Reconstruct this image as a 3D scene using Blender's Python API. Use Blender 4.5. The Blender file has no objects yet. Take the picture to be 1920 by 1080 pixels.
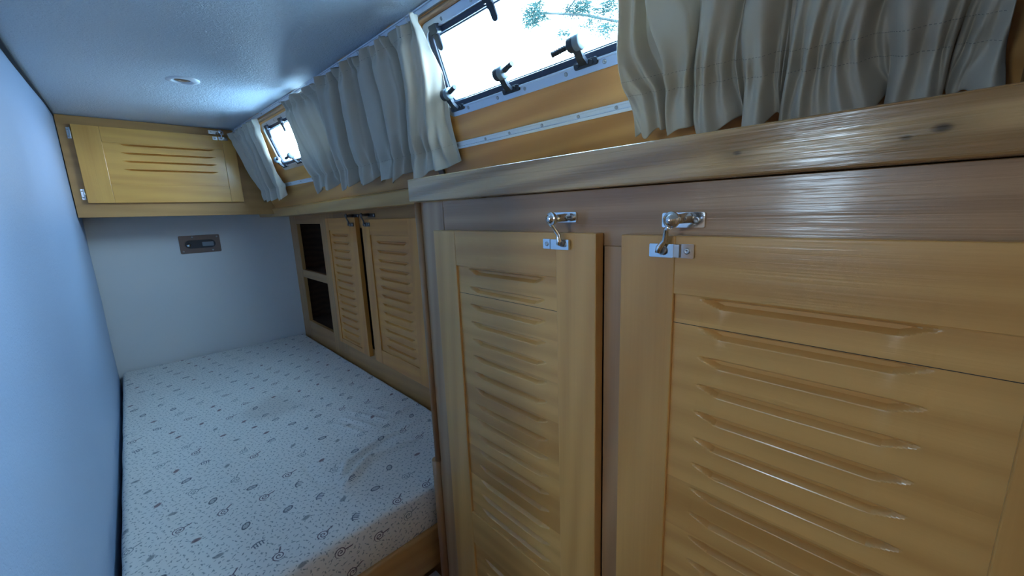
import bpy, bmesh, math, random
from mathutils import Vector, Matrix, noise as mnoise

scene = bpy.context.scene
COL = scene.collection
ZF = 1.45          # height of the viewpoint above the cabin floor; all sizes below are in metres from the viewpoint

# ------------------------------------------------------------------ camera
cam_d = bpy.data.cameras.new('camera')
cam_d.sensor_width = 36.0
cam_d.lens = 13.891
cam_d.clip_start = 0.01
cam = bpy.data.objects.new('camera', cam_d)
COL.objects.link(cam)
def _cam_matrix():
    # pitch, roll and heading of the hand-held phone
    a, b, c = -0.193168726, 0.0369034005, -0.763520206
    rx = Matrix.Rotation(a, 3, 'X'); ry = Matrix.Rotation(b, 3, 'Y'); rz = Matrix.Rotation(c, 3, 'Z')
    base = Matrix(((1, 0, 0), (0, 0, -1), (0, 1, 0)))
    return (rz @ rx @ ry @ base).to_4x4()
cam.matrix_world = Matrix.Translation((0, 0, ZF)) @ _cam_matrix()
scene.camera = cam

# ------------------------------------------------------------------ view, world, light
scene.view_settings.view_transform = 'Standard'
scene.view_settings.look = 'None'
scene.view_settings.gamma = 1.0
scene.view_settings.use_curve_mapping = False
scene.view_settings.exposure = 0.92

world = bpy.data.worlds.new('world'); scene.world = world
world.use_nodes = True
wn = world.node_tree.nodes; wn.clear()
wo = wn.new('ShaderNodeOutputWorld'); wb = wn.new('ShaderNodeBackground')
_wl = world.node_tree.links
_tc = wn.new('ShaderNodeTexCoord'); _sx = wn.new('ShaderNodeSeparateXYZ'); _rp = wn.new('ShaderNodeValToRGB')
_mr = wn.new('ShaderNodeMapRange'); _mr.inputs[1].default_value = -1; _mr.inputs[2].default_value = 1
_wl.new(_tc.outputs['Generated'], _sx.inputs[0]); _wl.new(_sx.outputs[2], _mr.inputs[0]); _wl.new(_mr.outputs[0], _rp.inputs[0])
_e = _rp.color_ramp.elements
_e[0].position = 0.0; _e[0].color = (0.25, 0.38, 0.50, 1)
_e[1].position = 1.0; _e[1].color = (0.42, 0.74, 1.0, 1)
_n = _e.new(0.47); _n.color = (0.34, 0.50, 0.64, 1)
_n = _e.new(0.53); _n.color = (0.60, 0.80, 1.0, 1)
_wl.new(_rp.outputs[0], wb.inputs['Color'])
wb.inputs['Strength'].default_value = 26.0
_wl.new(wb.outputs[0], wo.inputs[0])

def area(name, loc, direction, sx, sy, power, color, spread=180):
    d = bpy.data.lights.new(name, 'AREA'); d.shape = 'RECTANGLE'; d.size = sx; d.size_y = sy
    d.energy = power; d.color = color; d.spread = math.radians(spread)
    o = bpy.data.objects.new(name, d); COL.objects.link(o)
    o.location = (loc[0], loc[1], loc[2] + ZF)
    zz = -Vector(direction).normalized(); xx = Vector((0, 1, 0)); yy = zz.cross(xx).normalized()
    o.rotation_euler = Matrix((xx, yy, zz)).transposed().to_euler()
    return o
# daylight enters through the real openings only; the portals just tell the renderer where those openings are
def portal(name, loc, direction, sx, sy):
    o = area(name, loc, direction, sx, sy, 1.0, (1, 1, 1)); o.data.cycles.is_portal = True
    return o
portal('portal_near_window', (0.655, 0.52, 0.325), (-1, 0, -0.36), 0.62, 0.19)
portal('portal_far_window', (0.60, 1.745, 0.315), (-1, 0, -0.36), 0.62, 0.19)
portal('portal_port_window', (-1.775, 0.41, 0.11), (1, 0, 0), 0.28, 0.24)

# ------------------------------------------------------------------ node helper
class NX:
    """small wrapper so that shader arithmetic can be written as an expression"""
    def __init__(s, nt, sock): s.nt = nt; s.s = sock
    @staticmethod
    def op(nt, o, *a):
        n = nt.nodes.new('ShaderNodeMath'); n.operation = o
        for i, v in enumerate(a):
            if isinstance(v, NX): nt.links.new(v.s, n.inputs[i])
            else: n.inputs[i].default_value = v
        return NX(nt, n.outputs[0])
    def __add__(s, o): return NX.op(s.nt, 'ADD', s, o)
    __radd__ = __add__
    def __sub__(s, o): return NX.op(s.nt, 'SUBTRACT', s, o)
    def __rsub__(s, o): return NX.op(s.nt, 'SUBTRACT', o, s)
    def __mul__(s, o): return NX.op(s.nt, 'MULTIPLY', s, o)
    __rmul__ = __mul__
    def __truediv__(s, o): return NX.op(s.nt, 'DIVIDE', s, o)
    def f(s, name, *a): return NX.op(s.nt, name, s, *a)
    def step(s, a, b):   # smooth 0..1 between a and b
        n = s.nt.nodes.new('ShaderNodeMapRange'); n.interpolation_type = 'SMOOTHSTEP'
        s.nt.links.new(s.s, n.inputs[0]); n.inputs[1].default_value = a; n.inputs[2].default_value = b
        return NX(s.nt, n.outputs[0])

def new_mat(name):
    m = bpy.data.materials.new(name); m.use_nodes = True
    nt = m.node_tree; b = nt.nodes['Principled BSDF']
    return m, nt, b
def lk(nt, a, b): nt.links.new(a.s if isinstance(a, NX) else a, b)
def mixc(nt, fac, a, b, mode='MIX'):
    n = nt.nodes.new('ShaderNodeMix'); n.data_type = 'RGBA'; n.blend_type = mode
    for sock, v in ((n.inputs[0], fac), (n.inputs[6], a), (n.inputs[7], b)):
        if isinstance(v, NX): nt.links.new(v.s, sock)
        elif hasattr(v, 'is_output'): nt.links.new(v, sock)
        elif isinstance(v, (int, float)): sock.default_value = v
        else: sock.default_value = (*v[:3], 1)
    return n.outputs[2]
def texco(nt):
    t = nt.nodes.new('ShaderNodeTexCoord'); return t.outputs['Object']
def sep(nt, v):
    n = nt.nodes.new('ShaderNodeSeparateXYZ'); nt.links.new(v, n.inputs[0])
    return [NX(nt, n.outputs[i]) for i in range(3)]
def comb(nt, x, y, z):
    n = nt.nodes.new('ShaderNodeCombineXYZ')
    for i, v in enumerate((x, y, z)):
        if isinstance(v, NX): nt.links.new(v.s, n.inputs[i])
        else: n.inputs[i].default_value = v
    return n.outputs[0]
def mapping(nt, v, sc, loc=(0, 0, 0)):
    n = nt.nodes.new('ShaderNodeMapping'); nt.links.new(v, n.inputs[0])
    n.inputs['Scale'].default_value = sc; n.inputs['Location'].default_value = loc
    return n.outputs[0]
def noise(nt, v, scale, detail=4, rough=.5, dist=0):
    n = nt.nodes.new('ShaderNodeTexNoise'); nt.links.new(v, n.inputs['Vector'])
    n.inputs['Scale'].default_value = scale; n.inputs['Detail'].default_value = detail
    n.inputs['Roughness'].default_value = rough; n.inputs['Distortion'].default_value = dist
    return NX(nt, n.outputs['Fac'])
def bump(nt, b, h, strength, dist):
    n = nt.nodes.new('ShaderNodeBump'); lk(nt, h, n.inputs['Height'])
    n.inputs['Strength'].default_value = strength; n.inputs['Distance'].default_value = dist
    nt.links.new(n.outputs[0], b.inputs['Normal'])
    return n

def wood(name, light, dark, axis, ring=0.3, fine=0.25, rough=0.34, coat=0.3, bandh=0.0, knots=(), seed=0.0, grain_bump=0.15, fine_n=160, blotch=.2):
    """varnished wood, grain running along axis; knots: (x, y, z, radius)"""
    m, nt, b = new_mat(name)
    oc = texco(nt)
    sc = {'X': (1, 11, 11), 'Y': (11, 1, 11), 'Z': (11, 11, 1)}[axis]
    warp = noise(nt, mapping(nt, oc, (1, 1, 1), (seed, seed, 0)), 3.0, 2)
    v = mapping(nt, oc, sc, (seed * 3.1, seed * 1.7, seed * 2.3))
    if bandh:
        x, y, z = sep(nt, oc)
        band = ((z + 0.013) / bandh).f('FLOOR')
        wnz = nt.nodes.new('ShaderNodeTexWhiteNoise'); wnz.noise_dimensions = '1D'
        lk(nt, band + seed, wnz.inputs['W'])
        bandv = NX(nt, wnz.outputs[0])
        vm = nt.nodes.new('ShaderNodeVectorMath'); vm.operation = 'ADD'
        nt.links.new(v, vm.inputs[0]); nt.links.new(comb(nt, bandv * 37., bandv * 11., 0), vm.inputs[1])
        v = vm.outputs[0]
    big = noise(nt, v, 0.9, 3, .55, 0.6)
    w = nt.nodes.new('ShaderNodeTexWave'); w.wave_type = 'RINGS'
    w.rings_direction = 'X' if axis != 'X' else 'Y'
    nt.links.new(v, w.inputs['Vector'])
    w.inputs['Scale'].default_value = 0.9; w.inputs['Distortion'].default_value = 7; w.inputs['Detail'].default_value = 2.5
    w.inputs['Detail Scale'].default_value = 0.7
    ringv = NX(nt, w.outputs['Fac'])
    scf = {'X': (2.5, fine_n, fine_n), 'Y': (fine_n, 2.5, fine_n), 'Z': (fine_n, fine_n, 2.5)}[axis]
    fin = noise(nt, mapping(nt, oc, scf), 1.6, 3, .6, .4)
    fac = (big - .5) * (1.6 * blotch / .3) + (ringv - .5) * ring + (fin - .5) * fine + 0.5
    if bandh: fac = fac + (bandv - .5) * 0.55
    fac = fac.step(0.0, 1.0)
    col = mixc(nt, fac, light, dark)
    for (kx, ky, kz, kr) in knots:
        st = {'X': (.55, 1, 1), 'Y': (1, .55, 1), 'Z': (1, 1, .55)}[axis]
        x, y, z = sep(nt, oc)
        dx, dy, dz = (x - kx) * st[0], (y - ky) * st[1], (z - kz) * st[2]
        d = (dx * dx + dy * dy + dz * dz).f('SQRT')
        halo = (1 - (d / kr).step(0.4, 5.0)) * .5
        core = 1 - (d / kr).step(0.5, 1.25)
        col = mixc(nt, halo, col, [c * .55 for c in dark])
        col = mixc(nt, core, col, [c * .16 for c in dark])
    nt.links.new(col, b.inputs['Base Color'])
    lk(nt, noise(nt, oc, 6, 2) * .12 + (rough - .06), b.inputs['Roughness'])
    b.inputs['Coat Weight'].default_value = coat; b.inputs['Coat Roughness'].default_value = 0.12
    bm_ = bump(nt, b, fin + ringv * .15, grain_bump, .0012)
    nt.links.new(bm_.outputs[0], b.inputs['Coat Normal'])
    return m

def plain(name, color, rough=.5, metal=0, bump_s=0, bump_scale=200, coat=0, spec=.5):
    m, nt, b = new_mat(name)
    oc = texco(nt)
    n = noise(nt, oc, 9, 4)
    col = mixc(nt, n, [c * .9 for c in color], [min(1, c * 1.08) for c in color])
    nt.links.new(col, b.inputs['Base Color'])
    b.inputs['Roughness'].default_value = rough; b.inputs['Metallic'].default_value = metal
    b.inputs['Coat Weight'].default_value = coat; b.inputs['Specular IOR Level'].default_value = spec
    if bump_s: bump(nt, b, noise(nt, oc, bump_scale, 3), bump_s, .001)
    return m

M = {}
DOOR_L, DOOR_D = (0.78, 0.44, 0.145), (0.56, 0.275, 0.075)
M['door_v'] = wood('pine_vertical', DOOR_L, DOOR_D, 'Z', seed=1.3, ring=.25,
                   knots=[(.451, .313, -.197, .009), (.451, .313, -.401, .0035)])
M['door_h'] = wood('pine_horizontal', DOOR_L, DOOR_D, 'Y', seed=4.1, ring=.25,
                   knots=[(.451, -.012, -.099, .006), (.451, .128, -.086, .003)])
M['panel'] = wood('pine_panel_boards', DOOR_L, DOOR_D, 'Y', seed=7.7, bandh=.07, ring=.35,
                  knots=[(.456, .144, -.327, .004), (.456, .012, -.272, .0035)])
M['frame_v'] = wood('cherry_frame_vertical', (0.55, 0.33, 0.17), (0.33, 0.17, 0.075), 'Z', seed=2.2, ring=.3, knots=[(.47, .287, -.05, .006)])
M['frame_h'] = wood('cherry_frame_horizontal', (0.55, 0.33, 0.17), (0.33, 0.17, 0.075), 'Y', seed=5.6, ring=.3, rough=.32, coat=.35, grain_bump=.3,
                    knots=[(.47, .555, .011, .0035), (.47, .29, -.022, .004)])
M['oak'] = wood('oak_worktop_edge', (0.60, 0.38, 0.17), (0.34, 0.185, 0.07), 'Y', seed=3.9, ring=1.0, fine=.8, rough=.24, coat=.8,
                grain_bump=.7, fine_n=260, blotch=.2, knots=[(.447, .138, .048, .003), (.447, -.001, .049, .004), (.447, .018, .045, .0028)])
M['far_v'] = wood('amber_pine_vertical', (0.80, 0.34, 0.065), (0.56, 0.195, 0.035), 'Z', seed=8.2, ring=.2)
M['far_h'] = wood('amber_pine_horizontal', (0.80, 0.34, 0.065), (0.56, 0.195, 0.035), 'Y', seed=9.1, ring=.2)
M['far_frame_v'] = wood('brown_frame_vertical', (0.60, 0.29, 0.095), (0.40, 0.175, 0.05), 'Z', seed=3.2, ring=.2)
M['far_frame_h'] = wood('brown_frame_horizontal', (0.60, 0.29, 0.095), (0.40, 0.175, 0.05), 'Y', seed=3.2, ring=.2)
M['cup_x'] = wood('yellow_pine_lengthwise', (0.80, 0.43, 0.10), (0.58, 0.27, 0.055), 'X', seed=6.2, ring=.2)
M['cup_z'] = wood('yellow_pine_upright', (0.80, 0.43, 0.10), (0.58, 0.27, 0.055), 'Z', seed=6.9, ring=.2)
M['cup_frame'] = wood('tan_ply', (0.54, 0.29, 0.10), (0.38, 0.19, 0.06), 'X', seed=5.1, ring=.2)
M['ply'] = wood('varnished_ply', (0.72, 0.35, 0.10), (0.54, 0.23, 0.055), 'Y', seed=11.4, ring=.5, rough=.32, blotch=.25)
M['shelf'] = wood('shelf_lipping', (0.70, 0.39, 0.13), (0.50, 0.245, 0.07), 'Y', seed=12.4, ring=.3, knots=[(.66, 1.42, .055, .005), (.62, 2.1, .035, .004)])
M['dark_wood'] = wood('dark_ply', (0.16, 0.085, 0.05), (0.07, 0.035, 0.022), 'Y', seed=2.4)  # very dark brown ply, shared by bulkhead, cabinet inside, boards and step
M['trim_z'] = wood('cherry_trim_upright', (0.52, 0.28, 0.13), (0.32, 0.15, 0.06), 'Z', seed=1.1, ring=.2)
M['trim_y'] = wood('cherry_trim', (0.46, 0.24, 0.11), (0.30, 0.14, 0.055), 'Y', seed=1.9, ring=.2, coat=1.0)
M['rail_x'] = wood('berth_rail', (0.56, 0.30, 0.11), (0.36, 0.17, 0.055), 'X', seed=2.9, ring=.2)
M['floor'] = wood('cabin_sole', (0.30, 0.15, 0.06), (0.17, 0.08, 0.03), 'Y', seed=2.0)
M['alu'] = plain('satin_aluminium', (0.62, 0.66, 0.74), .34, .85, .1, 400)
M['alu_white'] = plain('white_anodised', (0.72, 0.78, 0.86), .35, .35)
M['chrome'] = plain('polished_chrome', (0.80, 0.82, 0.85), .12, 1.0)
M['screw'] = plain('dull_steel', (0.45, 0.46, 0.48), .3, 1.0)
M['bronze'] = plain('tarnished_metal', (0.16, 0.13, 0.125), .38, .7, .2, 300)
M['black'] = plain('black_plastic', (0.018, 0.022, 0.035), .42, 0, .1, 500)
M['rubber'] = plain('dark_gasket', (0.02, 0.027, 0.055), .35)
M['grey_plastic'] = plain('grey_plastic', (0.17, 0.22, 0.27), .4)
M['white_plastic'] = plain('white_plastic', (0.75, 0.80, 0.86), .35)
M['dark'] = plain('dark_interior', (0.05, 0.035, 0.028), .7)
M['seam'] = plain('seam_shadow_gap', (0.03, 0.03, 0.035), .8)

def vinyl(name, c1, c2, strength, scale, rough=.5, dist=.0015):
    m, nt, b = new_mat(name)
    oc = texco(nt)
    n = noise(nt, oc, 2.2, 3)
    nt.links.new(mixc(nt, n, c1, c2), b.inputs['Base Color'])
    b.inputs['Roughness'].default_value = rough
    h = noise(nt, oc, scale, 4, .6, 1.5) + noise(nt, oc, 7, 2) * .5
    bump(nt, b, h, strength, dist)
    return m
M['ceiling'] = vinyl('ceiling_vinyl', (0.56, 0.64, 0.72), (0.61, 0.69, 0.76), 1.0, 90, .36, .003)
M['wall'] = vinyl('wall_vinyl', (0.36, 0.48, 0.69), (0.40, 0.52, 0.73), .6, 130, .42)
M['backwall'] = vinyl('back_wall_laminate', (0.66, 0.66, 0.66), (0.70, 0.70, 0.70), .12, 150, .5)

def curtain_mat():
    m, nt, b = new_mat('beige_curtain_cotton')
    oc = texco(nt)
    x, y, z = sep(nt, oc)
    wv = noise(nt, mapping(nt, oc, (300, 900, 900)), 1, 2)
    nt.links.new(mixc(nt, noise(nt, oc, 14, 3), (0.50, 0.44, 0.355), (0.57, 0.505, 0.415)), b.inputs['Base Color'])
    b.inputs['Roughness'].default_value = .62
    b.inputs['Sheen Weight'].default_value = .25
    bump(nt, b, wv, .25, .0004)
    tr = nt.nodes.new('ShaderNodeBsdfTranslucent'); tr.inputs[0].default_value = (0.55, 0.50, 0.42, 1)
    mx = nt.nodes.new('ShaderNodeMixShader'); mx.inputs[0].default_value = .10
    out = nt.nodes['Material Output']
    nt.links.new(b.outputs[0], mx.inputs[1]); nt.links.new(tr.outputs[0], mx.inputs[2]); nt.links.new(mx.outputs[0], out.inputs[0])
    return m
M['curtain'] = curtain_mat()

def glass_mat():
    m = bpy.data.materials.new('acrylic_pane'); m.use_nodes = True
    nt = m.node_tree; nt.nodes.clear()
    o = nt.nodes.new('ShaderNodeOutputMaterial'); t = nt.nodes.new('ShaderNodeBsdfTransparent')
    g = nt.nodes.new('ShaderNodeBsdfGlossy'); g.inputs['Roughness'].default_value = .03
    lw = nt.nodes.new('ShaderNodeLayerWeight'); lw.inputs[0].default_value = .5
    f = NX(nt, lw.outputs['Facing']).f('POWER', 5.0) * .30 + .012
    mx = nt.nodes.new('ShaderNodeMixShader')
    oc = texco(nt)
    sm = noise(nt, oc, 25, 3)
    nt.links.new(mixc(nt, sm, (0.86, 0.93, 0.96), (0.95, 0.98, 1.0)), t.inputs[0])
    lk(nt, f, mx.inputs[0]); nt.links.new(t.outputs[0], mx.inputs[1]); nt.links.new(g.outputs[0], mx.inputs[2])
    nt.links.new(mx.outputs[0], o.inputs[0])
    return m
M['glass'] = glass_mat()

def mattress_mat():
    m, nt, b = new_mat('printed_mattress_cover')
    oc = texco(nt)
    x, y, z = sep(nt, oc)
    v = y + z
    base = mixc(nt, noise(nt, oc, 3.0, 3), (0.72, 0.665, 0.62), (0.80, 0.74, 0.695))
    # brownish stains around the middle of the cover
    for sx, sy, r, s in ((.31, 1.70, .16, .35), (.45, 1.02, .25, .28), (.62, 1.35, .2, .22)):
        d = ((x - sx) * (x - sx) + (y - sy) * (y - sy)).f('SQRT') + (noise(nt, oc, 8, 3) - .5) * .2
        base = mixc(nt, (1 - d.step(r * .2, r)) * s, base, (0.42, 0.33, 0.29))
    # little flecks
    def fleck(cs, off, thr, amt, ang, colr, base):
        ca, sa = math.cos(ang), math.sin(ang)
        u = (x * ca + v * sa) / cs + off; w = (v * ca - x * sa) / cs + off * 1.7
        fu, fw = u.f('FLOOR'), w.f('FLOOR')
        wnz = nt.nodes.new('ShaderNodeTexWhiteNoise'); wnz.noise_dimensions = '2D'
        nt.links.new(comb(nt, fu, fw, 0), wnz.inputs['Vector'])
        r, g, bl = sep(nt, wnz.outputs['Color'])
        lx = u - fu - .5 + (r - .5) * .5; ly = w - fw - .5 + (g - .5) * .5
        an = bl * 6.283
        c, s = an.f('COSINE'), an.f('SINE')
        a = (lx * c + ly * s); bb = (ly * c - lx * s) + a * a * 1.5
        d = ((a * a) * .16 + bb * bb).f('SQRT')
        return mixc(nt, (1 - d.step(thr * .6, thr)) * amt, base, colr)
    base = fleck(.0125, 3.3, .12, .6, .3, (0.20, 0.215, 0.22), base)
    base = fleck(.0190, 9.1, .10, .75, .9, (0.16, 0.19, 0.20), base)
    # printed motifs: ovals, rings, snails and combs
    def motif(cs, off, kinds, base, dens, ang):
        ca, sa = math.cos(ang), math.sin(ang)
        u = (x * ca + v * sa) / cs + off; w = (v * ca - x * sa) / cs + off * 2.1
        fu = u.f('FLOOR')
        w = w + fu * .41
        fw = w.f('FLOOR')
        wnz = nt.nodes.new('ShaderNodeTexWhiteNoise'); wnz.noise_dimensions = '2D'
        nt.links.new(comb(nt, fu, fw, 0), wnz.inputs['Vector'])
        r, g, bl = sep(nt, wnz.outputs['Color'])
        kind = NX(nt, wnz.outputs['Value'])
        lx = (u - fu - .5 + (r - .5) * .35) * cs; ly = (w - fw - .5 + (g - .5) * .35) * cs
        an = bl * 1.4 - .4
        c, s = an.f('COSINE'), an.f('SINE')
        a = (lx * c + ly * s) / 1.35; bb = (ly * c - lx * s) / 1.35
        rr = (a * a + bb * bb * 2.6).f('SQRT')
        blob = 1 - rr.step(.005, .0095)
        ring = (1 - (rr - .0085).f('ABSOLUTE').step(.0008, .0022))
        r2 = (a * a + bb * bb).f('SQRT')
        th = NX.op(nt, 'ARCTAN2', bb, a) / 6.2832
        sp = ((r2 / .0048 - th).f('FRACT') - .5).f('ABSOLUTE')
        spiral = (1 - sp.step(.12, .26)) * (1 - r2.step(.0095, .0105))
        tail = (1 - (bb - .001).f('ABSOLUTE').step(.0008, .0016)) * (1 - (a - .014).f('ABSOLUTE').step(.005, .008))
        tooth = ((a / .0044).f('FRACT') - .5).f('ABSOLUTE')
        combm = ((1 - tooth.step(.14, .26)) * bb.step(-.008, -.006) * (1 - bb.step(.004, .005)) * (1 - a.f('ABSOLUTE').step(.009, .010)))
        comb2 = (1 - (bb - .0045 + a * a * 40.).f('ABSOLUTE').step(.0008, .0018)) * (1 - a.f('ABSOLUTE').step(.010, .011))
        def sel(lo, hi): return kind.f('GREATER_THAN', lo) * (1 - kind.f('GREATER_THAN', hi))
        k = kinds
        base = mixc(nt, blob * sel(*k[0]) * .7, base, (0.13, 0.135, 0.15))
        base = mixc(nt, blob * sel(*k[1]) * .85, base, (0.16, 0.055, 0.065))
        base = mixc(nt, (ring + blob * .45).f('MINIMUM', 1.0) * sel(*k[2]) * .9, base, (0.07, 0.07, 0.10))
        base = mixc(nt, spiral.f('MAXIMUM', tail) * sel(*k[3]) * .9, base, (0.10, 0.05, 0.08))
        base = mixc(nt, spiral.f('MAXIMUM', tail) * sel(*k[4]) * .7, base, (0.13, 0.16, 0.18))
        base = mixc(nt, combm.f('MAXIMUM', comb2) * sel(*k[5]) * .85, base, (0.07, 0.08, 0.12))
        return base
    base = motif(.082, 4.4, ((.0, .24), (.24, .38), (.38, .55), (.55, .65), (.65, .80), (.80, .98)), base, 1, .25)
    nt.links.new(base, b.inputs['Base Color'])
    b.inputs['Roughness'].default_value = .75; b.inputs['Sheen Weight'].default_value = .15
    bump(nt, b, noise(nt, oc, 500, 2) + noise(nt, oc, 16, 3) * 2.5, .3, .0012)
    return m
M['mattress'] = mattress_mat()
M['needles'] = plain('pine_needles', (0.02, 0.045, 0.04), .8, spec=.1)
M['bark'] = plain('bark', (0.03, 0.035, 0.035), .8, spec=.1)

# ------------------------------------------------------------------ object helpers
def tag(o, label=None, cat=None, group=None, kind=None):
    if label: o['label'] = label
    if cat: o['category'] = cat
    if group: o['group'] = group
    if kind: o['kind'] = kind
    return o
ORIG = {}
def empty(name, loc):
    o = bpy.data.objects.new(name, None); COL.objects.link(o); o.empty_display_size = .05
    o.location = (loc[0], loc[1], loc[2] + ZF); ORIG[o.name] = Vector(loc)
    return o

class MB:
    """collects shapes (viewpoint-relative metres) and links them as one mesh"""
    def __init__(s): s.v = []; s.f = []; s.mi = []; s.sm = []
    def add(s, vs, fs, mi=0, smooth=False):
        o = len(s.v); s.v += [Vector(p) for p in vs]
        for f in fs: s.f.append([i + o for i in f]); s.mi.append(mi); s.sm.append(smooth)
        return s
    def box(s, a, b, mi=0, fn=None):
        x0, x1 = sorted((a[0], b[0])); y0, y1 = sorted((a[1], b[1])); z0, z1 = sorted((a[2], b[2]))
        vs = [(x, y, z) for x in (x0, x1) for y in (y0, y1) for z in (z0, z1)]
        if fn: vs = [fn(*p) for p in vs]
        return s.add(vs, [(0, 1, 3, 2), (4, 6, 7, 5), (0, 4, 5, 1), (2, 3, 7, 6), (0, 2, 6, 4), (1, 5, 7, 3)], mi)
    def tube(s, pts, r, n=10, mi=0, caps=True, smooth=True):
        pts = [Vector(p) for p in pts]; k = len(pts)
        rs = r if isinstance(r, (list, tuple)) else [r] * k
        t0 = (pts[1] - pts[0]).normalized()
        up = Vector((0, 0, 1)) if abs(t0.z) < .9 else Vector((1, 0, 0))
        nrm = t0.cross(up).normalized(); vs = []
        for i, p in enumerate(pts):
            t = (pts[min(i + 1, k - 1)] - pts[max(i - 1, 0)]).normalized()
            nrm = (nrm - t * nrm.dot(t)).normalized(); bn = t.cross(nrm)
            for j in range(n):
                a = 2 * math.pi * j / n
                vs.append(p + (nrm * math.cos(a) + bn * math.sin(a)) * rs[i])
        fs = [(i * n + j, i * n + (j + 1) % n, (i + 1) * n + (j + 1) % n, (i + 1) * n + j) for i in range(k - 1) for j in range(n)]
        s.add(vs, fs, mi, smooth)
        if caps:
            s.add(vs[:n], [tuple(range(n))[::-1]], mi); s.add(vs[-n:], [tuple(range(n))], mi)
        return s
    def lathe(s, c, axis, prof, n=28, mi=0, smooth=True):
        """prof: (distance along axis, radius)"""
        c = Vector(c); axis = Vector(axis).normalized()
        u = axis.orthogonal().normalized(); w = axis.cross(u); vs = []
        for h, r in prof:
            for j in range(n):
                a = 2 * math.pi * j / n
                vs.append(c + axis * h + (u * math.cos(a) + w * math.sin(a)) * max(r, 1e-5))
        k = len(prof)
        fs = [(i * n + j, i * n + (j + 1) % n, (i + 1) * n + (j + 1) % n, (i + 1) * n + j) for i in range(k - 1) for j in range(n)]
        return s.add(vs, fs, mi, smooth)
    def prism(s, outline, fn, h0, h1, mi=0, smooth_side=False):
        """outline of (u, v); fn(u, v, h) -> point"""
        n = len(outline)
        vs = [fn(u, v, h0) for u, v in outline] + [fn(u, v, h1) for u, v in outline]
        s.add(vs, [tuple(range(n))[::-1], tuple(range(n, 2 * n))], mi)
        return s.add(vs, [(i, (i + 1) % n, n + (i + 1) % n, n + i) for i in range(n)], mi, smooth_side)
    def ring(s, outer, inner, fn, h0, h1, mi=0):
        """flat ring between two outlines of equal count"""
        n = len(outer)
        vs = [fn(u, v, h) for h in (h0, h1) for o in (outer, inner) for u, v in o]
        O0, I0, O1, I1 = 0, n, 2 * n, 3 * n; fs = []
        for i in range(n):
            j = (i + 1) % n
            fs += [(O1 + i, O1 + j, I1 + j, I1 + i), (O0 + i, I0 + i, I0 + j, O0 + j), (O0 + i, O0 + j, O1 + j, O1 + i), (I0 + i, I1 + i, I1 + j, I0 + j)]
        return s.add(vs, fs, mi)
    def grid(s, P, mi=0, smooth=True, flip=False):
        """P: rows of points"""
        r, c = len(P), len(P[0]); vs = [p for row in P for p in row]
        fs = []
        for i in range(r - 1):
            for j in range(c - 1):
                q = (i * c + j, i * c + j + 1, (i + 1) * c + j + 1, (i + 1) * c + j)
                fs.append(q[::-1] if flip else q)
        return s.add(vs, fs, mi, smooth)
    def build(s, name, mats, parent=None, bevel=0, fixn=True, solid=0, sharp=0, local=None):
        me = bpy.data.meshes.new(name)
        base = Vector((0, 0, 0))
        p = parent
        if parent is not None:
            base = ORIG[parent.name]
        elif local is not None:
            base = Vector(local)
        me.from_pydata([v - base for v in s.v], [], s.f)
        for q, mi, sm in zip(me.polygons, s.mi, s.sm): q.material_index = mi; q.use_smooth = sm
        if not isinstance(mats, (list, tuple)): mats = [mats]
        for m in mats: me.materials.append(m)
        if fixn:
            bm = bmesh.new(); bm.from_mesh(me)
            bmesh.ops.remove_doubles(bm, verts=bm.verts, dist=1e-6)
            bmesh.ops.recalc_face_normals(bm, faces=bm.faces)
            bm.to_mesh(me); bm.free()
        if sharp: me.set_sharp_from_angle(angle=math.radians(sharp))
        me.update()
        o = bpy.data.objects.new(name, me); COL.objects.link(o)
        if parent is not None:
            o.parent = parent; ORIG[o.name] = base
        else:
            o.location = (base.x, base.y, base.z + ZF); ORIG[o.name] = base
        if solid:
            md = o.modifiers.new('solid', 'SOLIDIFY'); md.thickness = solid; md.offset = 0
        if bevel:
            md = o.modifiers.new('bevel', 'BEVEL'); md.width = bevel; md.segments = 2; md.limit_method = 'ANGLE'; md.angle_limit = math.radians(40)
        return o

def sstep(a, b, x):
    t = min(1, max(0, (x - a) / (b - a))) if a != b else float(x > a)
    return t * t * (3 - 2 * t)
def rrect(u0, u1, v0, v1, r, n=6):
    pts = []
    for cx, cy, a0 in ((u1 - r, v1 - r, 0), (u0 + r, v1 - r, 90), (u0 + r, v0 + r, 180), (u1 - r, v0 + r, 270)):
        for i in range(n + 1):
            a = math.radians(a0 + 90 * i / n); pts.append((cx + r * math.cos(a), cy + r * math.sin(a)))
    return pts

# ------------------------------------------------------------------ key positions
XF = .470        # face of the near cabinet
XD = .451        # face of its doors
X2 = .731        # face of the far cabinet
YB = 2.709       # back wall
XL = -.137       # left wall
YC = 2.444       # face of the overhead cupboard
ZC = .443        # ceiling
FLOOR = -ZF
def xc(y): return .54 - .08 * max(0, (y - .7) / 1.74) ** 1.3
def W(y, s, n=0.0):
    """point on the sloping cabin side: y along the boat, s down the slope from the ceiling, n off the surface into the cabin"""
    return Vector((xc(y) + .3387 * s - .9409 * n, y, ZC - .9409 * s - .3387 * n))

# ------------------------------------------------------------------ the setting
def struct(name, mb, m, bevel=0, **k):
    return tag(mb.build(name, m, bevel=bevel, **k), kind='structure')
struct('floor', MB().box((-1.75, -1.3, FLOOR - .03), (1.0, YB, FLOOR)), M['floor'])
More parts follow.
